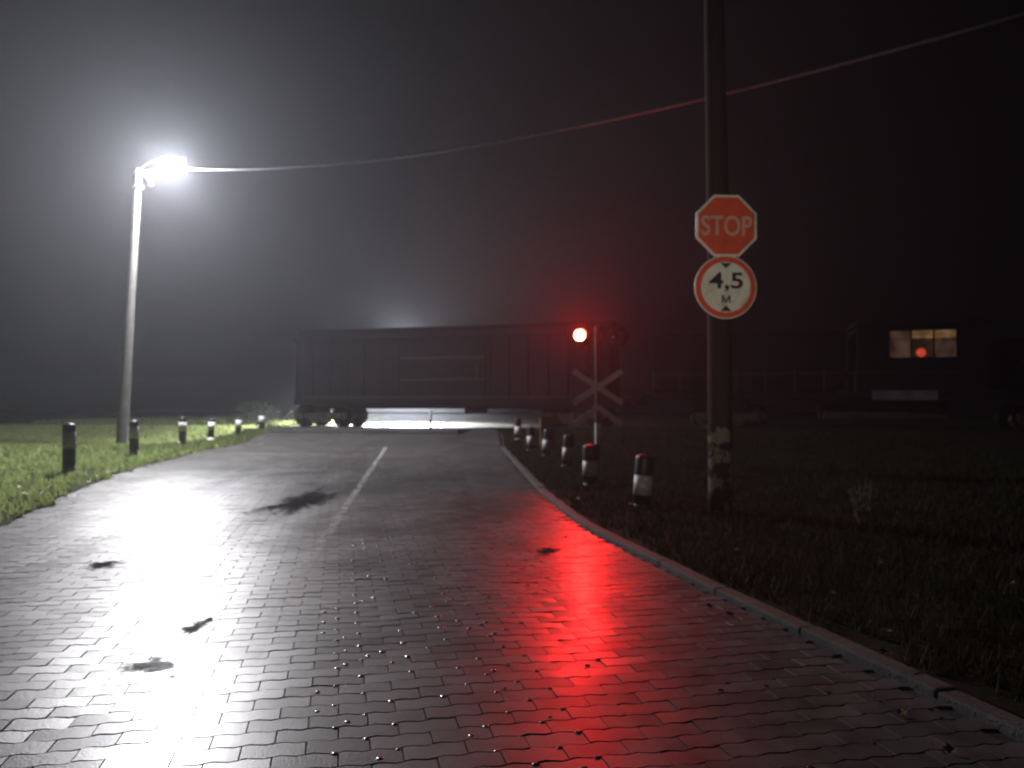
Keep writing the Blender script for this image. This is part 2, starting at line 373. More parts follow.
# puddles
M_puddle = mat('puddle_water', (0.03, 0.028, 0.028), 0.05, var=0.3, spec=0.5)
def _pud(m):
    n = m.node_tree; p = n.nodes['Principled BSDF']; a = n.nodes.new('ShaderNodeAttribute'); a.attribute_name = 'depth'
    g = n.nodes.new('ShaderNodeNewGeometry'); mp = n.nodes.new('ShaderNodeMapping'); mp.inputs['Rotation'].default_value = (0, 0, -ang_rows); mp.inputs['Scale'].default_value = (9, 22, 9)
    z = n.nodes.new('ShaderNodeTexNoise'); z.inputs['Scale'].default_value = 1.0; z.inputs['Detail'].default_value = 5
    n.links.new(g.outputs['Position'], mp.inputs[0]); n.links.new(mp.outputs[0], z.inputs['Vector'])
    s1 = n.nodes.new('ShaderNodeMath'); s1.operation = 'MULTIPLY_ADD'; s1.inputs[1].default_value = 1.5; n.links.new(z.outputs['Fac'], s1.inputs[0]); n.links.new(a.outputs['Fac'], s1.inputs[2])
    mr = n.nodes.new('ShaderNodeMapRange'); mr.inputs['From Min'].default_value = 0.98; mr.inputs['From Max'].default_value = 1.18; mr.inputs['To Max'].default_value = 0.9
    n.links.new(s1.outputs[0], mr.inputs[0]); n.links.new(mr.outputs[0], p.inputs['Alpha'])
ang_rows = math.atan2(0.22, 1.0); _pud(M_puddle)
def puddle(px, py, rx, ry, seed):
    y = 1014 / (py - 407); x = (px - 512) / 780 * y
    n = 110; zz = max(hf(x + a * rx, y + b * ry) for a in (-1, 0, 1) for b in (-1, 0, 1)) + 0.003; vs = [(x, y, zz)]
    for k in range(n):
        t = 2 * math.pi * k / n
        q = 1 + 0.55 * noise.noise((math.cos(t) * 1.6 + seed, math.sin(t) * 1.6, seed)) + 0.25 * noise.noise((math.cos(t) * 4 + seed, math.sin(t) * 4, 9)) + 0.08 * noise.noise((math.cos(t) * 12 + seed, math.sin(t) * 12, 4))
        vs.append((x + 1.5 * rx * q * math.cos(t), y + 1.5 * ry * q * math.sin(t), zz))
    rx *= 1.0
    me = bpy.data.meshes.new('puddle'); me.from_pydata(vs, [], [(0, k + 1, (k + 1) % n + 1) for k in range(n)])
    at = me.attributes.new('depth', 'FLOAT', 'POINT'); at.data.foreach_set('value', [0.75] + [0.0] * n)
    o = link('puddle', me, M_puddle); o['kind'] = 'structure'
for a in [(155, 661, 0.13, 0.10, 1.3), (197, 624, 0.08, 0.12, 4.1), (303, 501, 0.36, 1.25, 7.7), (106, 564, 0.12, 0.16, 2.2),
          (548, 550, 0.09, 0.16, 5.5), (175, 673, 0.05, 0.03, 6.1), (212, 617, 0.03, 0.05, 9.1)]: puddle(*a)

# kerb of separate stones along the right
kerb = empty('kerb', (0, 0, 0)); kerb['kind'] = 'structure'
y = 0.6; stones = []
while y < 24:
    a = Vector((lerp_poly(RIGHT, y), y, 0)); y2 = y + 0.97; b = Vector((lerp_poly(RIGHT, y2), y2, 0))
    d = (b - a); L = d.length - 0.012; c = (a + b) / 2; nrm = Vector((d.y, -d.x, 0)).normalized()
    h = 0.042 + rnd.gauss(0, 0.004)
    mb = MB().box((0, 0, 0), (0.115, L, 0.16), bev=0.012)
    o = mb.build('kerb_stone', M_kerb, kerb); o.location = c + nrm * 0.0575 + Vector((0, 0, h - 0.08 + float(gh(c.x, c.y))))
    o.rotation_euler = (rnd.gauss(0, 0.004), rnd.gauss(0, 0.01), math.atan2(-d.x, d.y)); y = y2

# grass
def blades(name, pts, hmin, hmax, m, w=0.006, z0=0.02):
    N = len(pts); P = np.array(pts); h = nrs.uniform(hmin, hmax, N) ; a = nrs.uniform(0, 2 * np.pi, N); lean = nrs.uniform(0.1, 0.8, N) * h; la = nrs.uniform(0, 2 * np.pi, N)
    ww = w * (0.6 + 0.8 * nrs.rand(N)) * (1 + P[:, 1] / 14.0)
    z = gh(P[:, 0], P[:, 1]) + z0
    v0 = np.stack([P[:, 0] - ww * np.cos(a), P[:, 1] - ww * np.sin(a), z - 0.02], -1)
    v1 = np.stack([P[:, 0] + ww * np.cos(a), P[:, 1] + ww * np.sin(a), z - 0.02], -1)
    v2 = np.stack([P[:, 0] + lean * np.cos(la), P[:, 1] + lean * np.sin(la), z + h], -1)
    V = np.stack([v0, v1, v2], 1).reshape(-1)
    me = bpy.data.meshes.new(name); me.vertices.add(3 * N); me.vertices.foreach_set('co', V); me.loops.add(3 * N)
    me.loops.foreach_set('vertex_index', np.arange(3 * N, dtype=np.int32)); me.polygons.add(N); me.polygons.foreach_set('loop_start', np.arange(0, 3 * N, 3, dtype=np.int32))
    me.update(calc_edges=True); return link(name, me, m)
def scatter(n, inside, x0, x1, y0, y1, clump=0.0, pw=1.0):
    out = []
    X = nrs.uniform(x0, x1, n); Y = y0 + (y1 - y0) * nrs.rand(n) ** pw
    for x, y in zip(X, Y):
        if inside(x, y) and (clump == 0 or noise.noise((x * 0.8, y * 0.8, 1)) + 0.08 * noise.noise((x * 2.5, y * 2.5, 4)) > -clump + nrs.rand() * 0.3): out.append((x, y))
    return out
def left_in(x, y):
    e = lerp_poly(LEFT, y) + 0.02 + edge_noise(y, 0.3); return x < e and y < track_y(x) - 2.0
def right_in(x, y): return x > lerp_poly(RIGHT, y) + 0.10 + abs(edge_noise(y, 0.35)) and y < track_y(x) - 2.0
g = blades('grass', scatter(150000, left_in, -30, -4.2, 6, 36, 0.6), 0.05, 0.13, M_grass, w=0.011); tag(g, 'short lit green grass covering the left roadside verge', 'grass', kind='stuff')
g = blades('grass', scatter(190000, right_in, -0.5, 13, 2.2, 30, 0.9, 1.5), 0.03, 0.12, M_grass_shade, w=0.008, z0=0.03); tag(g, 'dark olive grass growing on the unlit verge behind the right kerb', 'grass', kind='stuff')
g = blades('grass', scatter(26000, lambda x, y: x < lerp_poly(LEFT, y) - 0.05 and y > track_y(x) + 2.2, -26, -5, 33, 62), 0.06, 0.25, M_grass, w=0.012); tag(g, 'green grass on the far side of the railway seen under the wagon', 'grass', kind='stuff')

# ------------------------------------------------------------------ railway
tr = math.atan(TS)                                # track heading about z
track = empty('railway_track', (0, 32.8, 0.42), (0, 0, tr)); track['kind'] = 'structure'
RP = [(-0.066, 0), (0.066, 0), (0.066, 0.012), (0.012, 0.03), (0.012, 0.12), (0.035, 0.135), (0.035, 0.165), (-0.035, 0.165), (-0.035, 0.135), (-0.012, 0.12), (-0.012, 0.03), (-0.066, 0.012)]
for s in (-0.76, 0.76):
    n = len(RP); vs = [(x, s + a, b - 0.155) for x in (-70, 70) for a, b in RP]
    me = bpy.data.meshes.new('rail'); me.from_pydata(vs, [], [(i, (i + 1) % n, n + (i + 1) % n, n + i) for i in range(n)] + [tuple(range(n)), tuple(range(n, 2 * n))])
    link('rail', me, M_rail, track)
slm = MB().box((0, 0, 0), (0.25, 2.6, 0.16), bev=0.015).mesh('sleeper'); slm.materials.append(M_conc)
for k in range(-26, 27):
    x = k * 0.62 + 0.3
    wx = x * math.cos(tr)
    if -10.2 < wx < -0.2: continue
    o = bpy.data.objects.new('sleeper', slm); C.objects.link(o); o.parent = track; o.location = (x, 0, -0.2)
def ballast(x0, x1):
    mb = []; 
    vs = []; fs = []
    N = int((x1 - x0) * 300)
    for k in range(N):
        x = rnd.uniform(x0, x1); w = rnd.uniform(-2.3, 2.3); r = rnd.uniform(0.02, 0.05); z = -0.13 - max(0, abs(w) - 1.4) * 0.28 + rnd.uniform(-0.015, 0.02)
        c = Vector((x, w, z)); b = len(vs); q = [Vector(v) * r for v in ((1, 0, 0), (0, 1, 0), (-1, 0, 0), (0, -1, 0), (0, 0, 1), (0, 0, -1))]
        vs += [tuple(c + v * rnd.uniform(0.7, 1.3)) for v in q]
        fs += [tuple(b + i for i in f) for f in ((0, 1, 4), (1, 2, 4), (2, 3, 4), (3, 0, 4), (1, 0, 5), (2, 1, 5), (3, 2, 5), (0, 3, 5))]
    me = bpy.data.meshes.new('ballast'); me.from_pydata(vs, [], fs); o = link('ballast', me, M_ballast, track); o['kind'] = 'stuff'
ballast(-26, -10.3); ballast(-0.2, 26)
dk = MB()
for (a, b) in ((-4.6, -0.86), (-0.66, 0.66), (0.86, 4.6)):
    dk.box((-5.3, (a + b) / 2, -0.035), (9.0, b - a - 0.03, 0.12))
dk.build('crossing_deck', M_asph, track)

def T(x, w, z=0): return (x, w, z)
M_wheel = mat('wheel_steel', (0.05, 0.04, 0.035), 0.5, metal=0.7)
wheel_me = None
def bogie(parent, x):
    for s in (-1, 1):
        fr = MB().box((x, s * 1.02, 0.52), (2.5, 0.14, 0.26), bev=0.03)
        fr.prism([(-0.45, 0.2), (0.45, 0.2), (0.6, 0.45), (-0.6, 0.45)], s * 1.02 - 0.07, s * 1.02 + 0.07, (x, 0, 0))
        fr.tube([(x, s * 1.02, 0.25), (x, s * 1.02, 0.7)], 0.13, 10)
        for q in (-0.925, 0.925): fr.box((x + q, s * 1.08, 0.47), (0.3, 0.2, 0.3), bev=0.04)
        fr.build('bogie_frame', M_rust, parent)
        for q in (-0.925, 0.925):
            w = MB().lathe([(0.0, 0.075), (0.13, 0.075), (0.15, 0.04), (0.38, 0.03), (0.40, 0.065), (0.475, 0.065), (0.485, -0.04), (0.51, -0.05), (0.51, -0.075), (0.0, -0.075)], (0, 0, 0), 28, 'y')
            if s < 0:
                w.v = [(a, -b, c) for a, b, c in w.v]
            o = w.build('wheel', M_wheel, parent); o.location = (x + q, s * 0.76, 0.475)
    for q in (-0.925, 0.925): MB().tube([(x + q, -0.75, 0.475), (x + q, 0.75, 0.475)], 0.08, 10).build('axle', M_wheel, parent)
def on_track(name, x):
    return empty(name, (x * math.cos(tr), 32.8 + x * math.sin(tr), 0.43), (0, 0, tr))
# covered wagon
wg = on_track('covered_wagon', -2.55)
tag(wg, 'dark covered goods wagon standing across the road with lit paving beneath', 'railway wagon')
HL = 6.9; HW = 1.42
MB().box((0, 0, 2.45), (2 * HL, 2 * HW, 2.55), bev=0.03).build('body', M_train, wg)
prof = [(HW + 0.04, 3.72), (HW + 0.04, 3.8), (1.25, 4.05), (0.85, 4.22), (0.4, 4.31), (0, 4.34)]
prof = prof + [(-a, b) for a, b in reversed(prof[:-1])]
n = len(prof); vs = [(x, a, b) for x in (-HL - 0.05, HL + 0.05) for a, b in prof]
me = bpy.data.meshes.new('roof'); me.from_pydata(vs, [], [(i, i + 1, n + i + 1, n + i) for i in range(n - 1)] + [(0, n, 2 * n - 1, n - 1), tuple(range(n)), tuple(range(n, 2 * n))]); link('roof', me, M_train, wg)
rib = MB().box((0, 0, 0), (0.09, 0.04, 2.42), bev=0.01).mesh('rib'); rib.materials.append(M_train)
for s in (-1, 1):
    for x in (-6.8, -6.0, -5.2, -4.4, -3.6, -2.8, -2.0, 2.0, 2.8, 3.6, 4.4, 5.2, 6.0, 6.8):
        o = bpy.data.objects.new('rib', rib); C.objects.link(o); o.parent = wg; o.location = (x, s * (HW + 0.03), 2.47)
    dr = MB().box((0, s * (HW + 0.05), 2.45), (3.7, 0.07, 2.35), bev=0.01).build('door', M_train, wg)
    MB().box((0, s * (HW + 0.1), 2.0), (3.72, 0.03, 0.06)).box((0, s * (HW + 0.1), 2.9), (3.72, 0.03, 0.06)).box((1.5, s * (HW + 0.12), 2.3), (0.05, 0.05, 0.5)).build('door_bar', M_rust, dr)
    MB().box((0, s * (HW - 0.02), 1.08), (2 * HL, 0.12, 0.26)).build('side_sill', M_train, wg)
    MB().box((0, s * (HW + 0.09), 1.27), (2 * HL - 1.2, 0.05, 0.05)).build('door_rail', M_rust, wg)
MB().box((0, 0, 0.95), (2 * HL, 0.4, 0.3)).build('centre_sill', M_rust, wg)
MB().lathe([(0, -0.5), (0.2, -0.45), (0.2, 0.45), (0, 0.5)], (1.2, -0.7, 0.78), 14, 'x').build('brake_cylinder', M_rust, wg)
MB().tube([(-4, -0.5, 0.62), (-1, -0.55, 0.6), (3.5, -0.5, 0.62)], 0.03, 6).build('brake_rod', M_rust, wg)
for x in (-5.85, 5.4): bogie(wg, x)
for s in (-1, 1): MB().box((s * (HL + 0.25), 0, 1.06), (0.6, 0.22, 0.26), bev=0.04).box((s * (HL + 0.5), 0.1, 1.06), (0.25, 0.12, 0.34), bev=0.03).build('coupler', M_rust, wg)
for q in (0.1, 0.5): MB().tube([(-HL + q, -HW - 0.1, 1.2), (-HL + q, -HW - 0.12, 3.7)], 0.015, 6).build('ladder_rail', M_rust, wg)

# locomotive with a lit cab window
lc = on_track('locomotive', 14.2)
tag(lc, 'dark locomotive with a small dimly lit three-pane cab window on the right', 'locomotive')
LL = 8.6
MB().box((0, 0, 1.28), (2 * LL, 2.9, 0.3), bev=0.03).build('frame', M_loco, lc)
MB().box((-4.9, 0, 2.55), (7.0, 2.2, 2.2), bev=0.12).build('front_hood', M_loco, lc)
MB().box((6.0, 0, 2.35), (4.6, 2.2, 1.85), bev=0.12).build('rear_hood', M_loco, lc)
CW = 4.2; CX = 1.15
MB().box((CX, 0, 1.95), (CW, 2.8, 1.1), bev=0.03).box((CX - 1.62, 0, 3.1), (0.95, 2.8, 1.25)).box((CX + 1.62, 0, 3.1), (0.95, 2.8, 1.25)).box((CX, 0.9, 3.1), (2.3, 0.9, 1.25)).build('cab_wall', M_loco, lc)
MB().prism([(-CW / 2 - 0.1, 0), (CW / 2 + 0.1, 0), (CW / 2 - 0.1, 0.28), (-CW / 2 + 0.1, 0.28)], -1.48, 1.48, (CX, 0, 3.9 - 0.14)).build('cab_roof', M_loco, lc)
for s in (-1, 1):
    MB().box((-3, s * 1.47, 2.1), (10.5, 0.035, 0.035)).build('handrail', M_rust, lc)
hd = MB().box((0, 0, 0), (0.05, 0.05, 0.9)).mesh('handrail_post'); hd.materials.append(M_rust)
for s in (-1, 1):
    for k in range(8):
        o = bpy.data.objects.new('handrail_post', hd); C.objects.link(o); o.parent = lc; o.location = (-8.2 + k * 1.02, s * 1.45, 1.8)
for x in (-5.4, 5.4): bogie(lc, x)
MB().box((0, 0, 0.75), (4.2, 1.9, 0.75), bev=0.1).build('fuel_tank', M_rust, lc)
# window: frame with mullions, three panes, blinds half down, a red lamp inside
wf = MB(); Z0, Z1 = 2.62, 3.56; WX0, WX1 = CX - 1.08, CX + 1.08
M_amber = mat('amber_lit_pane', (0.12, 0.08, 0.05), 0.3, emit=(1.0, 0.52, 0.2), estr=0.12, scale=3)
M_dim = mat('dim_lit_pane', (0.05, 0.04, 0.03), 0.15, emit=(1.0, 0.55, 0.25), estr=0.012, scale=3)
M_half = mat('faint_lit_pane', (0.08, 0.06, 0.05), 0.3, emit=(1.0, 0.5, 0.32), estr=0.035, scale=3)
M_cabred = mat('red_cab_lamp', (0.3, 0.02, 0.01), 0.3, emit=(1.0, 0.09, 0.04), estr=0.5)
for x in (WX0, CX - 0.36, CX + 0.36, WX1): wf.box((x, -1.415, (Z0 + Z1) / 2), (0.05, 0.06, Z1 - Z0 + 0.1))
for z in (Z0 - 0.03, Z1 + 0.03): wf.box((CX, -1.41, z), (WX1 - WX0 + 0.05, 0.05, 0.05))
wf.build('window_frame', M_loco, lc)
for (xa, xb, mu, ml) in ((WX0, CX - 0.36, M_half, M_half), (CX - 0.36, CX + 0.36, M_amber, M_dim), (CX + 0.36, WX1, M_amber, M_half)):
    zc = 3.28
    w = xb - xa - 0.055
    MB().box(((xa + xb) / 2, -1.385, (zc + Z1) / 2), (w, 0.02, Z1 - zc)).build('upper_pane', mu, lc)
    MB().box(((xa + xb) / 2, -1.385, (Z0 + zc) / 2 - 0.01), (w, 0.02, zc - Z0 - 0.02)).build('lower_pane', ml, lc)
MB().lathe([(0.0, -0.05), (0.10, -0.05), (0.15, 0.0), (0.15, 0.03), (0, 0.03)], (CX - 0.05, -1.44, 2.78), 16, 'y').build('red_lamp', M_cabred, lc).scale = (1, 1, 1)
MB().box((CX - 0.6, -1.47, 1.28), (2.1, 0.03, 0.34), bev=0.008).build('pale_step_plate', mat('dirty_pale_paint', (0.09, 0.08, 0.085), 0.6, var=0.5, scale=2), lc)
MB().box((-LL - 0.2, 0, 1.06), (0.5, 0.22, 0.26), bev=0.04).build('coupler', M_rust, lc)

# ------------------------------------------------------------------ lamp posts
M_lampwhite = mat('lit_lamp_lens', (1, 1, 1), 0.3, emit=(0.93, 0.96, 1.0), estr=150)
M_lamphouse = mat('lamp_housing', (0.3, 0.3, 0.31), 0.5, metal=0.4)
def street_lamp(base, top, head, aim, label):
    root = empty('street_lamp', base); tag(root, label, 'street lamp')
    t = Vector(top) - Vector(base); h = Vector(head) - Vector(base)
    MB().tube([(0, 0, -0.3), t * 0.5, t], [0.19, 0.15, 0.11], 14).build('pole', M_conc, root)
    k = t - Vector((0, 0, 0.75))
    MB().lathe([(0.115, -0.05), (0.16, -0.05), (0.16, 0.05), (0.115, 0.05)], t + Vector((0, 0, -0.62)), 14).build('collar', M_galv, root)
    MB().lathe([(0.11, -0.05), (0.15, -0.05), (0.15, 0.05), (0.11, 0.05)], t + Vector((0, 0, -0.15)), 14).build('collar', M_galv, root)
    mid = t * 0.35 + h * 0.65 + Vector((0, 0, 0.28))
    MB().tube([t + Vector((0, 0, -0.45)), t + Vector((0.05, 0, 0.0)), t * 0.7 + h * 0.3 + Vector((0, 0, 0.2)), mid, h + Vector((-0.12, 0.1, 0.16))], 0.03, 8).build('arm', M_rust, root)
    MB().tube([t + Vector((0.1, -0.05, -0.1)), t * 0.62 + h * 0.38 + Vector((0, -0.1, -0.5)), t * 0.6 + h * 0.4 + Vector((0, -0.1, -0.62))], [0.02, 0.04, 0.06], 8).build('insulator', M_white, root)
    q = (Vector(aim) - Vector(head)).to_track_quat('-Z', 'Y'); Mq = q.to_matrix()
    hs = MB().box((0, 0, 0), (0.74, 0.52, 0.14), Mq, bev=0.03)
    for f in range(-5, 6): hs.box(Mq @ Vector((f * 0.05, 0, 0.1)), (0.012, 0.36, 0.07), Mq)
    ho = hs.build('lamp_housing', M_lamphouse, root); ho.location = h + Mq @ Vector((0, 0, 0.08))
    lens = MB().box((0, 0, 0), (0.66, 0.46, 0.02), Mq).build('lamp_lens', M_lampwhite, root); lens.location = h
    return root, Mq
HEADP = Vector((-11.3, 25.8, 9.35)); AIM = (-5.5, 11, 0.0)
street_lamp((-13.0, 26, -0.02), (-12.55, 26, 9.3), HEADP, (-8.0, 14.5, 4.6), 'tall concrete lamp post on the left verge with a glaring white floodlight')
MQ = (Vector((-8.0, 14.5, 4.6)) - HEADP).normalized()
light('street_lamp_light', 'SPOT', HEADP + MQ * 0.06, 6500, (1.0, 0.95, 0.965), 0.22, (-12.6, 21.5, 0), 150, 0.9)
light('street_lamp_beam', 'SPOT', HEADP + MQ * 0.08, 4200, (1.0, 0.94, 0.945), 0.22, (-5.5, -2.5, 0), 52, 1.0)
light('street_lamp_glow', 'POINT', HEADP + MQ * 0.3, 8000, (0.93, 0.95, 1.0), 0.2)
# second lamp beyond the railway, hidden behind the wagon from here
H2 = Vector((-6.3, 44.5, 5.3))
street_lamp((-9.6, 46.0, 0.4), (-9.3, 46.0, 5.3), H2, (-5.2, 40, 0.4), 'lower lamp post beyond the railway hidden behind the goods wagon')
light('far_lamp_glow', 'POINT', H2 + Vector((0.05, -0.25, -0.25)), 4000, (0.95, 0.96, 1.0), 0.15)
light('far_lamp_light', 'SPOT', H2 + Vector((0.05, -0.15, -0.2)), 200000, (0.95, 0.96, 1.0), 0.15, (-6.2, 41, 0.4), 96, 0.9)

# overhead cable
A = Vector((-12.45, 25.9, 9.32)); B = Vector((12, 8, 7.5)); pts = []
A = Vector((-11.35, 26, 9.32))
for k in range(49):
    t = k / 48; p = A.lerp(B, t); p.z -= 4 * 1.17 * t * (1 - t); pts.append(p)
cb = MB().tube([(-12.55, 26, 9.2)] + pts, 0.024, 8).build('overhead_cable', M_cable); tag(cb, 'grey overhead cable sagging from the lit lamp post to upper right', 'cable')
up = empty('utility_pole', (12, 8, 0)); tag(up, 'concrete utility pole outside the view holding the cable end', 'utility pole')
MB().tube([(0, 0, -0.3), (0, 0, 8.2)], [0.17, 0.11], 12).build('pole', M_conc, up); MB().box((0, 0, 7.55), (0.9, 0.08, 0.08)).build('crossarm', M_galv, up)

# ------------------------------------------------------------------ pole with the two signs
def peel_mat():
    m = bpy.data.materials.new('whitewashed_pole'); m.use_nodes = True; n = m.node_tree; p = n.nodes['Principled BSDF']
    g = n.nodes.new('ShaderNodeTexCoord'); nz = n.nodes.new('ShaderNodeTexNoise'); nz.inputs['Scale'].default_value = 5; nz.inputs['Detail'].default_value = 8
    n.links.new(g.outputs['Object'], nz.inputs['Vector']); sx = n.nodes.new('ShaderNodeSeparateXYZ'); n.links.new(g.outputs['Object'], sx.inputs[0])
    mr = n.nodes.new('ShaderNodeMapRange'); mr.inputs['From Min'].default_value = 1.5; mr.inputs['From Max'].default_value = 0.9; mr.inputs['To Min'].default_value = -0.4; mr.inputs['To Max'].default_value = 0.02
    n.links.new(sx.outputs[2], mr.inputs[0]); ad = n.nodes.new('ShaderNodeMath'); ad.operation = 'ADD'; n.links.new(nz.outputs['Fac'], ad.inputs[0]); n.links.new(mr.outputs[0], ad.inputs[1])
    rp = n.nodes.new('ShaderNodeValToRGB'); rp.color_ramp.elements[0].position = 0.5; rp.color_ramp.elements[1].position = 0.54
    rp.color_ramp.elements[0].color = (0.022, 0.02, 0.019, 1); rp.color_ramp.elements[1].color = (0.13, 0.12, 0.10, 1)
    n.links.new(ad.outputs[0], rp.inputs[0]); n.links.new(rp.outputs[0], p.inputs['Base Color']); p.inputs['Roughness'].default_value = 0.9; p.inputs['Specular IOR Level'].default_value = 0.1
    nb = n.nodes.new('ShaderNodeTexNoise'); nb.inputs['Scale'].default_value = 18; nb.inputs['Detail'].default_value = 6; n.links.new(g.outputs['Object'], nb.inputs['Vector'])
    b = n.nodes.new('ShaderNodeBump'); b.inputs['Strength'].default_value = 0.6; b.inputs['Distance'].default_value = 0.02; n.links.new(nb.outputs['Fac'], b.inputs['Height']); n.links.new(b.outputs[0], p.inputs['Normal'])
    return m
px = 2.49; py = 9.35
sp = empty('utility_pole', (px, py, 0)); tag(sp, 'tall concrete pole with peeling whitewash behind the stop sign', 'utility pole')
MB().tube([(0, 0, -0.3), (0, 0, 3), (-0.03, 0, 6), (-0.05, 0, 9.0)], [0.145, 0.135, 0.12, 0.105], 20).build('pole', peel_mat(), sp)
for zz, rr in ((3.55, 0.134), (2.95, 0.134), (2.6, 0.136)): MB().lathe([(rr, -0.03), (rr + 0.018, -0.03), (rr + 0.018, 0.03), (rr, 0.03)], (0, 0, zz), 20).build('strap', M_galv, sp)
def text_mesh(body, size, offset=0.0, extrude=0.001, shear=0.0):
    cu = bpy.data.curves.new('lettering', 'FONT'); cu.body = body; cu.size = size; cu.align_x = 'CENTER'; cu.align_y = 'CENTER'; cu.offset = offset; cu.extrude = extrude
    o = bpy.data.objects.new('tmp', cu); C.objects.link(o); dg = bpy.context.evaluated_depsgraph_get(); dg.update()
    me = bpy.data.meshes.new_from_object(o.evaluated_get(dg)); bpy.data.objects.remove(o); bpy.data.curves.remove(cu); me.name = 'lettering'; me.materials.clear(); return me
def ngon(r, n, a0=0): return [(r * math.cos(a0 + 2 * math.pi * k / n), r * math.sin(a0 + 2 * math.pi * k / n)) for k in range(n)]
def fit_text(parent, body, w, h, loc, m, off):
    me = text_mesh(body, 1.0, off); xs = [v.co.x for v in me.vertices]; ys = [v.co.y for v in me.vertices]
    cx, cy = (max(xs) + min(xs)) / 2, (max(ys) + min(ys)) / 2; kx = w / (max(xs) - min(xs)); ky = h / (max(ys) - min(ys))
    for v in me.vertices: v.co = Vector(((v.co.x - cx) * kx, -v.co.z * 1.0, (v.co.y - cy) * ky))
    o = link('lettering', me, m, parent); o.location = loc; return o
rz = R(4)
ss = empty('stop_sign', (px + 0.05, py - 0.17, 3.445), (R(1), 0, rz)); ss.scale = (1.06, 1, 1.06); tag(ss, 'red octagonal STOP sign on the pole above the round sign', 'stop sign')
a8 = math.pi / 8
MB().prism(ngon(0.375, 8, a8), 0, 0.012).build('backing', M_sback, ss)
MB().prism(ngon(0.372, 8, a8), -0.006, -0.001).build('white_border', M_swhite, ss)
MB().prism(ngon(0.345, 8, a8), -0.010, -0.007).build('red_face', M_sred, ss)
M_stxt = mat('sign_letter_white', (0.55, 0.36, 0.28), 0.5, var=0.1)
fit_text(ss, 'STOP', 0.575, 0.225, (0, -0.012, 0.0), M_stxt, 0.012)
for zz in (-0.15, 0.15): MB().box((0, 0.05, zz), (0.5, 0.03, 0.04)).build('bracket', M_galv, ss)
hs = empty('height_limit_sign', (px + 0.035, py - 0.17, 2.715), (R(1), 0, rz)); hs.scale = (1.05, 1, 1.05); tag(hs, 'round red-ringed 4,5 m height limit sign under the stop sign', 'traffic sign')
MB().prism(ngon(0.357, 48), 0, 0.012).build('backing', M_sback, hs)
MB().prism(ngon(0.357, 48), -0.006, -0.001).build('white_border', M_swhite, hs)
MB().prism(ngon(0.346, 48), -0.009, -0.0065).build('red_ring', M_sred, hs)
MB().prism(ngon(0.285, 48), -0.012, -0.0095).build('white_face', M_swhite, hs)
fit_text(hs, '4,5', 0.39, 0.215, (0.0, -0.0145, 0.06), M_sblack, 0.02)
fit_text(hs, 'м', 0.10, 0.085, (0, -0.0145, -0.135), M_sblack, 0.015)
MB().prism([(-0.065, 0.272), (0.065, 0.272), (0, 0.212)], -0.0145, -0.0125).build('upper_arrow', M_sblack, hs)
MB().prism([(-0.065, -0.272), (0, -0.205), (0.065, -0.272)], -0.0145, -0.0125).build('lower_arrow', M_sblack, hs)
for zz in (-0.15, 0.15): MB().box((0, 0.05, zz), (0.5, 0.03, 0.04)).build('bracket', M_galv, hs)
# ------------------------------------------------------------------ bollards
def lath(p, n=20): return MB().lathe(p, (0, 0, 0), n)
BR = 0.115
bol = {}
bol['post'] = (lath([(0, -0.25), (BR, -0.25), (BR, 0.93), (BR * 0.94, 0.965), (BR * 0.6, 0.99), (0, 1.0)]).mesh('post'), M_black)
bol['upper_band'] = (lath([(BR, 0.52), (BR + 0.004, 0.521), (BR + 0.004, 0.829), (BR, 0.83)]).mesh('upper_band'), M_white)
bol['lower_band'] = (lath([(BR, 0.0), (BR + 0.004, 0.001), (BR + 0.004, 0.179), (BR, 0.18)]).mesh('lower_band'), M_white)
bol_r = dict(bol)
bol_r['upper_band'] = (lath([(BR, 0.27), (BR + 0.004, 0.271), (BR + 0.004, 0.619), (BR, 0.62)]).mesh('upper_band'), M_white)
bol_r['lower_band'] = (lath([(BR, 0.0), (BR + 0.004, 0.001), (BR + 0.004, 0.099), (BR, 0.1)]).mesh('lower_band'), M_white)
for me, m in list(bol.values()) + [bol_r['upper_band'], bol_r['lower_band']]: me.materials.append(m)
def bollard(x, y, z, h, label, group, lean=(0, 0)):
    r = empty('bollard', (x, y, z), (lean[0], lean[1], rnd.uniform(0, 6))); tag(r, label, 'bollard', group)
    for k, (me, m) in (bol_r if 'kerb' in group else bol).items():
        o = bpy.data.objects.new(k, me); C.objects.link(o); o.parent = r; o.scale = (1, 1, h)
ords_l = ['nearest and largest bollard on the left verge, dark against the grass', 'second bollard from the left, standing just right of the lamp post', 'third bollard from the left, last of the unlit dark ones',
          'fourth left verge bollard, the first with a bright white band', 'fifth left verge bollard, middle of the three white banded ones', 'farthest left verge bollard with white bands near the crossing']
for (bx_, by_, d, h), lb in zip([(70, 475, 15, 1.0), (135, 457, 20.3, 0.96), (183, 446, 25, 0.93), (211, 442, 28, 0.86), (238, 439, 30, 0.88), (262, 433, 31.4, 0.82)], ords_l):
    x = (bx_ - 512) / 780 * d; bollard(x, d, 1.3 - (by_ - 407) / 780 * d, h, lb, 'bollards along the left verge', (R(rnd.gauss(0, 1.2)), R(rnd.gauss(0, 1.2))))
ords_r = ['nearest bollard on the right, large white band, leaning slightly', 'second right bollard from the camera, below the crossbuck sign', 'third right bollard from the camera, left of the crossbuck post', 'fourth right bollard, small beside the ochre box',
          'fifth right bollard, close to the farthest one', 'farthest right bollard at the road edge before the railway']
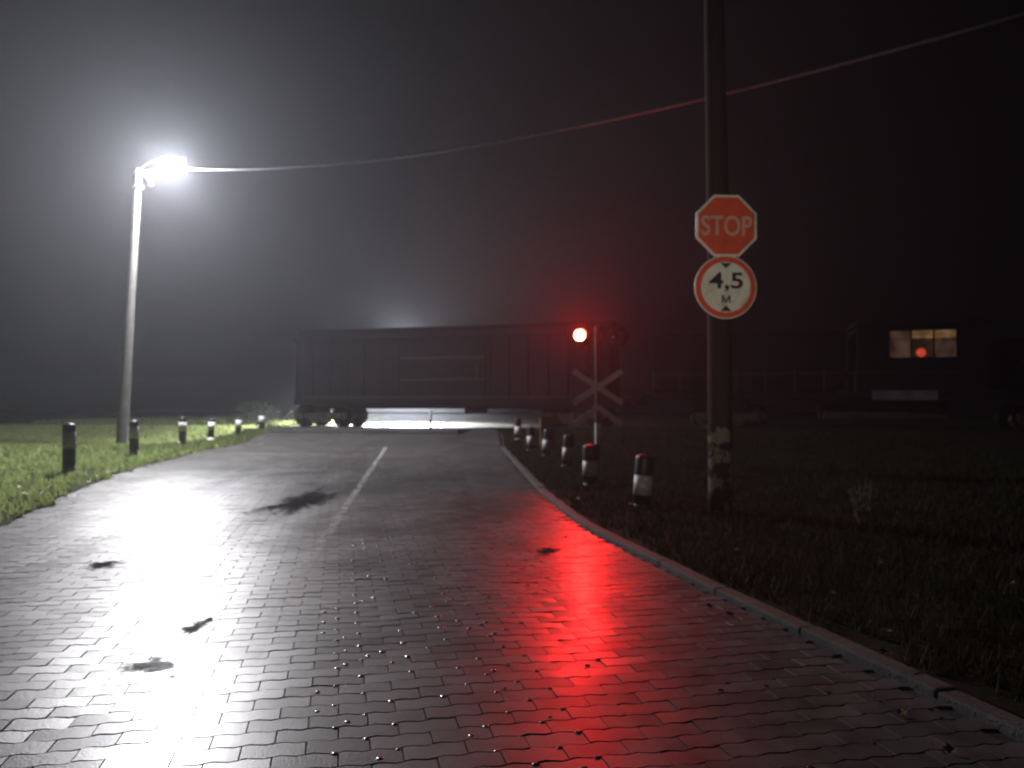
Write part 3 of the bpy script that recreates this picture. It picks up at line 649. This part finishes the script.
for (bx_, d, h), lb in zip([(641, 9.95, 0.70), (590, 12.7, 0.70), (567, 16.6, 0.72), (546, 20.0, 0.74), (531, 22.8, 0.74), (518, 26.5, 0.78)], ords_r):
    x = (bx_ - 512) / 780 * d; bollard(x, d, float(gh(x, d)) - 0.0, h, lb, 'bollards along the right kerb', (R(rnd.gauss(0, 2.5)), R(rnd.gauss(0, 3))))
mk = empty('marker_post', (-3.15, 30.2, 0.2)); tag(mk, 'slim white banded marker post before the wagon at mid road', 'post')
MB().tube([(0, 0, -0.2), (0, 0, 0.95)], 0.05, 10).build('post', M_black, mk); MB().tube([(0, 0, 0.62), (0, 0, 0.955)], 0.054, 10).build('upper_band', M_white, mk); MB().tube([(0, 0, 0.0), (0, 0, 0.12)], 0.054, 10).build('lower_band', M_white, mk)

# ochre trackside box
ob = empty('trackside_box', (1.12, 24.3, float(gh(1.12, 24.3)))); tag(ob, 'small ochre metal cabinet behind the far right bollards', 'cabinet')
MB().box((0, 0, 0.5), (0.5, 0.35, 0.9), bev=0.02).build('cabinet', mat('ochre_paint', (0.22, 0.13, 0.04), 0.55), ob); MB().box((0, 0, 0.98), (0.58, 0.43, 0.05), bev=0.01).build('lid', M_rust, ob)
MB().box((0, -0.182, 0.5), (0.42, 0.012, 0.76), bev=0.004).build('door', MATS['ochre_paint'], ob)

# ------------------------------------------------------------------ crossing signal
M_redlens = mat('lit_red_lens', (0.6, 0.05, 0.02), 0.3, emit=(1.0, 0.14, 0.07), estr=120)
M_darklens = mat('unlit_red_lens', (0.12, 0.01, 0.01), 0.15)
M_sigwhite = mat('crossbuck_white', (0.42, 0.40, 0.38), 0.5, var=0.12)
sx_, sy_ = 1.86, 17.0
sg = empty('crossing_signal', (sx_, sy_, 0)); tag(sg, 'railway crossing signal with one red light lit and white crossbuck', 'railway signal')
MB().tube([(0, 0, -0.2), (0, 0, 3.05)], 0.055, 12).lathe([(0.0, 3.09), (0.04, 3.08), (0.06, 3.05)], (0, 0, 0), 12).build('post', M_black, sg)
MB().tube([(0, 0, 0.5), (0, 0, 0.95)], 0.058, 12).build('white_band', M_white, sg)
MB().tube([(-0.5, 0.02, 2.86), (0.5, 0.02, 2.86)], 0.03, 8).build('crossarm', M_black, sg)
for s in (-1, 1):
    x = s * 0.39
    hd = MB().lathe([(0, 0.12), (0.12, 0.11), (0.15, 0.0), (0.15, -0.05), (0.125, -0.05), (0.12, -0.03)], (x, -0.05, 2.86), 24, 'y').build('lamp_head', M_black, sg)
    MB().lathe([(0.155, -0.02), (0.27, -0.02), (0.27, 0.0), (0.155, 0.0)], (x, -0.05, 2.86), 32, 'y').build('backplate', M_black, sg)
    MB().lathe([(0, -0.035), (0.07, -0.04), (0.118, -0.02)], (x, -0.05, 2.86), 24, 'y').build('lens', M_redlens if s < 0 else M_darklens, hd)
    v = MB(); vs = []; fs = []; n = 14
    for k in range(n + 1):
        t = R(20 + 140 * k / n); vs += [(x + 0.14 * math.cos(t), -0.1, 2.86 + 0.14 * math.sin(t)), (x + 0.15 * math.cos(t), -0.32, 2.86 + 0.15 * math.sin(t) - 0.02),
                                       (x + 0.146 * math.cos(t), -0.1, 2.86 + 0.146 * math.sin(t)), (x + 0.156 * math.cos(t), -0.32, 2.86 + 0.156 * math.sin(t) - 0.02)]
        if k: b = 4 * k; fs += [(b - 4, b - 3, b + 1, b), (b - 2, b + 2, b + 3, b - 1), (b - 3, b - 1, b + 3, b + 1)]
    v.add(vs, fs, True).build('visor', M_black, hd)
def board(a, b, w, name):
    a = Vector(a); b = Vector(b); d = b - a; an = math.atan2(d.y, d.x)
    m = MB().box(((a.x + b.x) / 2, -0.085, (a.y + b.y) / 2), (d.length, 0.02, w), Matrix.Rotation(-an, 3, 'Y'), bev=0.004)
    o = m.build(name, M_sigwhite, sg); return o, an
for k, (a, b) in enumerate((((-0.53, 2.08), (0.53, 1.38)), ((-0.53, 1.38), (0.53, 2.08)))):
    o, an = board(a, b, 0.115, 'crossbuck_board'); 
    if k: o.location = (0, -0.024, 0)
for s in (-1, 1): board((0, 1.30) if s > 0 else (-0.5, 0.93), (0.5, 0.93) if s > 0 else (0, 1.30), 0.11, 'chevron_board')
light('signal_lamp_light', 'SPOT', (sx_ - 0.39, sy_ - 0.42, 2.86), 240, (1.0, 0.007, 0.008), 0.1, (sx_ - 0.39 - 1.6, 4, 0.8), 66, 1.0)
light('signal_lamp_glow', 'SPOT', (sx_ - 0.39, sy_ - 0.44, 2.86), 1300, (1.0, 0.008, 0.01), 0.1, (sx_ - 4.0, 4, 10.5), 134, 1.0)

# ------------------------------------------------------------------ weeds, leaves, bushes
M_weed = mat('dry_weed', (0.12, 0.10, 0.05), 0.8, var=0.4)
def weed(x, y, h, label):
    r = empty('weed', (x, y, float(gh(x, y)) + 0.02)); tag(r, label, 'weed', 'dry weeds on the right verge')
    stx = MB(); lf = MB()
    for k in range(9):
        a = rnd.uniform(0, 6.28); l = rnd.uniform(0.05, 0.3) * h; hh = h * rnd.uniform(0.6, 1)
        pts = [Vector((0, 0, 0)), Vector((l * 0.4 * math.cos(a), l * 0.4 * math.sin(a), hh * 0.5)), Vector((l * math.cos(a), l * math.sin(a), hh))]
        stx.tube(pts, [0.007, 0.005, 0.003], 4, False)
        for q in range(10):
            t = rnd.uniform(0.2, 1); p = pts[1].lerp(pts[2], (t - .5) * 2) if t > .5 else pts[0].lerp(pts[1], t * 2); b = rnd.uniform(0, 6.28); s = rnd.uniform(0.03, 0.07)
            d = Vector((math.cos(b), math.sin(b), rnd.uniform(-.3, .6))) * s; e = Vector((-math.sin(b), math.cos(b), 0)) * s * 0.28
            lf.add([p, p + d * .5 + e, p + d, p + d * .5 - e], [(0, 1, 2, 3)])
    stx.build('stem', M_weed, r); lf.build('foliage', M_weed, r)
for a in [(3.68, 8.3, 0.55, 'dry weed clump right of the sign pole, tallest of the weeds'), (4.25, 9.3, 0.4, 'low dry weed clump farthest right on the dark verge'), (3.1, 11.5, 0.45, 'dry weed clump just behind the sign pole')]: weed(*a)
M_leaf = mat('fallen_leaf', (0.24, 0.15, 0.06), 0.45, var=0.3, scale=30, coat=0.5)
def leaf_mesh(s):
    n = 10; c = [(0, 0, 0.004 * rnd.random())]; c = [(0, 0, 0)]
    for k in range(n):
        t = 2 * math.pi * k / n; r_ = s * (1 if k % 2 == 0 else 0.62); c.append((r_ * math.cos(t), r_ * 0.8 * math.sin(t), 0.014 * rnd.random()))
    me = bpy.data.meshes.new('fallen_leaf'); me.from_pydata(c, [], [(0, k + 1, (k + 1) % n + 1) for k in range(n)]); me.materials.append(M_leaf); return me
lms = [leaf_mesh(rnd.uniform(0.04, 0.06)) for _ in range(8)]
def leaf(x, y, z, label, group, s=1):
    o = bpy.data.objects.new('fallen_leaf', rnd.choice(lms)); C.objects.link(o); o.location = (x, y, z); o.rotation_euler = (rnd.gauss(0, .25), rnd.gauss(0, .25), rnd.uniform(0, 6)); o.scale = (s, s, s)
    tag(o, label, 'leaf', group)
for (lx, ly, s) in [(15, 503, 1), (28, 499, 1.3), (45, 498, 1), (52, 492, 1.2), (60, 500, 1), (72, 488, 1), (70, 496, 1.3), (92, 486, 1.5), (98, 481, 1), (38, 507, 1), (110, 476, 1), (147, 471, 1.4), (154, 469, 1), (78, 501, 1), (22, 492, 1)]:
    d = 1014 / (ly - 407); leaf((lx - 512) / 780 * d, d, 0.075, 'pale wet fallen leaf among others at the left road edge', 'fallen leaves at the left road edge', s * 1.2)
lab = {0: 'fallen leaf lying on the paving near the kerb by the sign reflection', 1: 'large tan fallen leaf on the grass just behind the kerb', 2: 'fallen leaf on paving right against the near kerb', 3: 'second fallen leaf on paving close to the near kerb',
       4: 'long curled leaf on paving at the bottom right', 5: 'fallen leaf on dark grass behind the sign pole base', 6: 'fallen leaf in the kerb gutter below the sign pole', 7: 'small fallen leaf on the grass near the right picture edge'}
for k, (lx, ly, z, s) in enumerate([(728, 612, 0.014, 0.6), (882, 650, 0.1, 0.85), (868, 693, 0.014, 0.6), (897, 709, 0.014, 0.6), (945, 745, 0.014, 0.6), (806, 572, 0.1, 0.8), (708, 604, 0.014, 0.5), (1018, 600, 0.1, 0.9)]):
    d = (1.3 - z) * 780 / (ly - 407); leaf((lx - 512) / 780 * d, d, z, lab[k], None, s)
for q in range(40):
    y = 2.6 + 9 * rnd.random() ** 1.3; x = lerp_poly(RIGHT, y) + (rnd.uniform(0.2, 2.2) if q % 4 else -rnd.uniform(0.03, 0.5))
    leaf(x, y, 0.09 if q % 4 else hf(x, y) + 0.012, 'small dark tan fallen leaf in the litter along the right kerb', 'fallen leaves in the litter along the right kerb', rnd.uniform(0.3, 0.7))
M_bush = mat('bush_leaf', (0.02, 0.03, 0.01), 0.8, spec=0.1, var=0.4, scale=2)
def bush(x, y, w, h, label):
    r = empty('bush', (x, y, float(gh(x, y)))); tag(r, label, 'bush', 'bushes beside the railway')
    tw = MB()
    for k in range(14):
        a = rnd.uniform(0, 6.28); tw.tube([(0, 0, -0.05), (w * .2 * math.cos(a), w * .2 * math.sin(a), h * .5), (w * .42 * math.cos(a), w * .42 * math.sin(a), h * rnd.uniform(.6, .95))], [0.02, 0.012, 0.005], 4, False)
    tw.build('stem', M_weed, r); N = 1800; vs = []; fs = []
    for k in range(N):
        a = rnd.uniform(0, 6.28); q = rnd.random() ** .4; zz = rnd.random(); rr = w / 2 * q * math.sqrt(max(0.05, 1 - (zz - .35) ** 2 * 2)) * (1 + .35 * noise.noise((math.cos(a) * 2 + x, math.sin(a) * 2, zz * 3)))
        p = Vector((rr * math.cos(a), rr * math.sin(a), zz * h * (1 + .2 * noise.noise((math.cos(a) * 3, math.sin(a) * 3 + x, 1)))))
        s = rnd.uniform(.03, .06); d = Vector((rnd.gauss(0, 1), rnd.gauss(0, 1), rnd.gauss(0, 1))).normalized() * s; e = d.cross(Vector((rnd.gauss(0, 1), rnd.gauss(0, 1), 1))).normalized() * s * .5
        b = len(vs); vs += [p - d, p + e, p + d, p - e]; fs.append((b, b + 1, b + 2, b + 3))
    me = bpy.data.meshes.new('foliage'); me.from_pydata(vs, [], fs); link('foliage', me, M_bush, r)
bush(-9.9, 38.5, 2.2, 0.95, 'low dark bush left of the lit paving beyond the rails'); bush(-12.4, 37.8, 2.6, 1.1, 'wider dark bush farther left beyond the rails')

# ------------------------------------------------------------------ mist
hz = MB().box((0, 152.5, 6.0), (400, 370, 14.4)).build('haze', None); hz['kind'] = 'stuff'; tag(hz, 'thin night mist filling the air around the crossing', 'haze')
m = bpy.data.materials.new('mist'); m.use_nodes = True; n = m.node_tree; n.nodes.clear()
out = n.nodes.new('ShaderNodeOutputMaterial'); pv = n.nodes.new('ShaderNodeVolumePrincipled')
pv.inputs['Color'].default_value = (0.82, 0.85, 0.93, 1); pv.inputs['Density'].default_value = 0.0016; pv.inputs['Anisotropy'].default_value = 0.62
n.links.new(pv.outputs[0], out.inputs['Volume']); hz.data.materials.append(m)
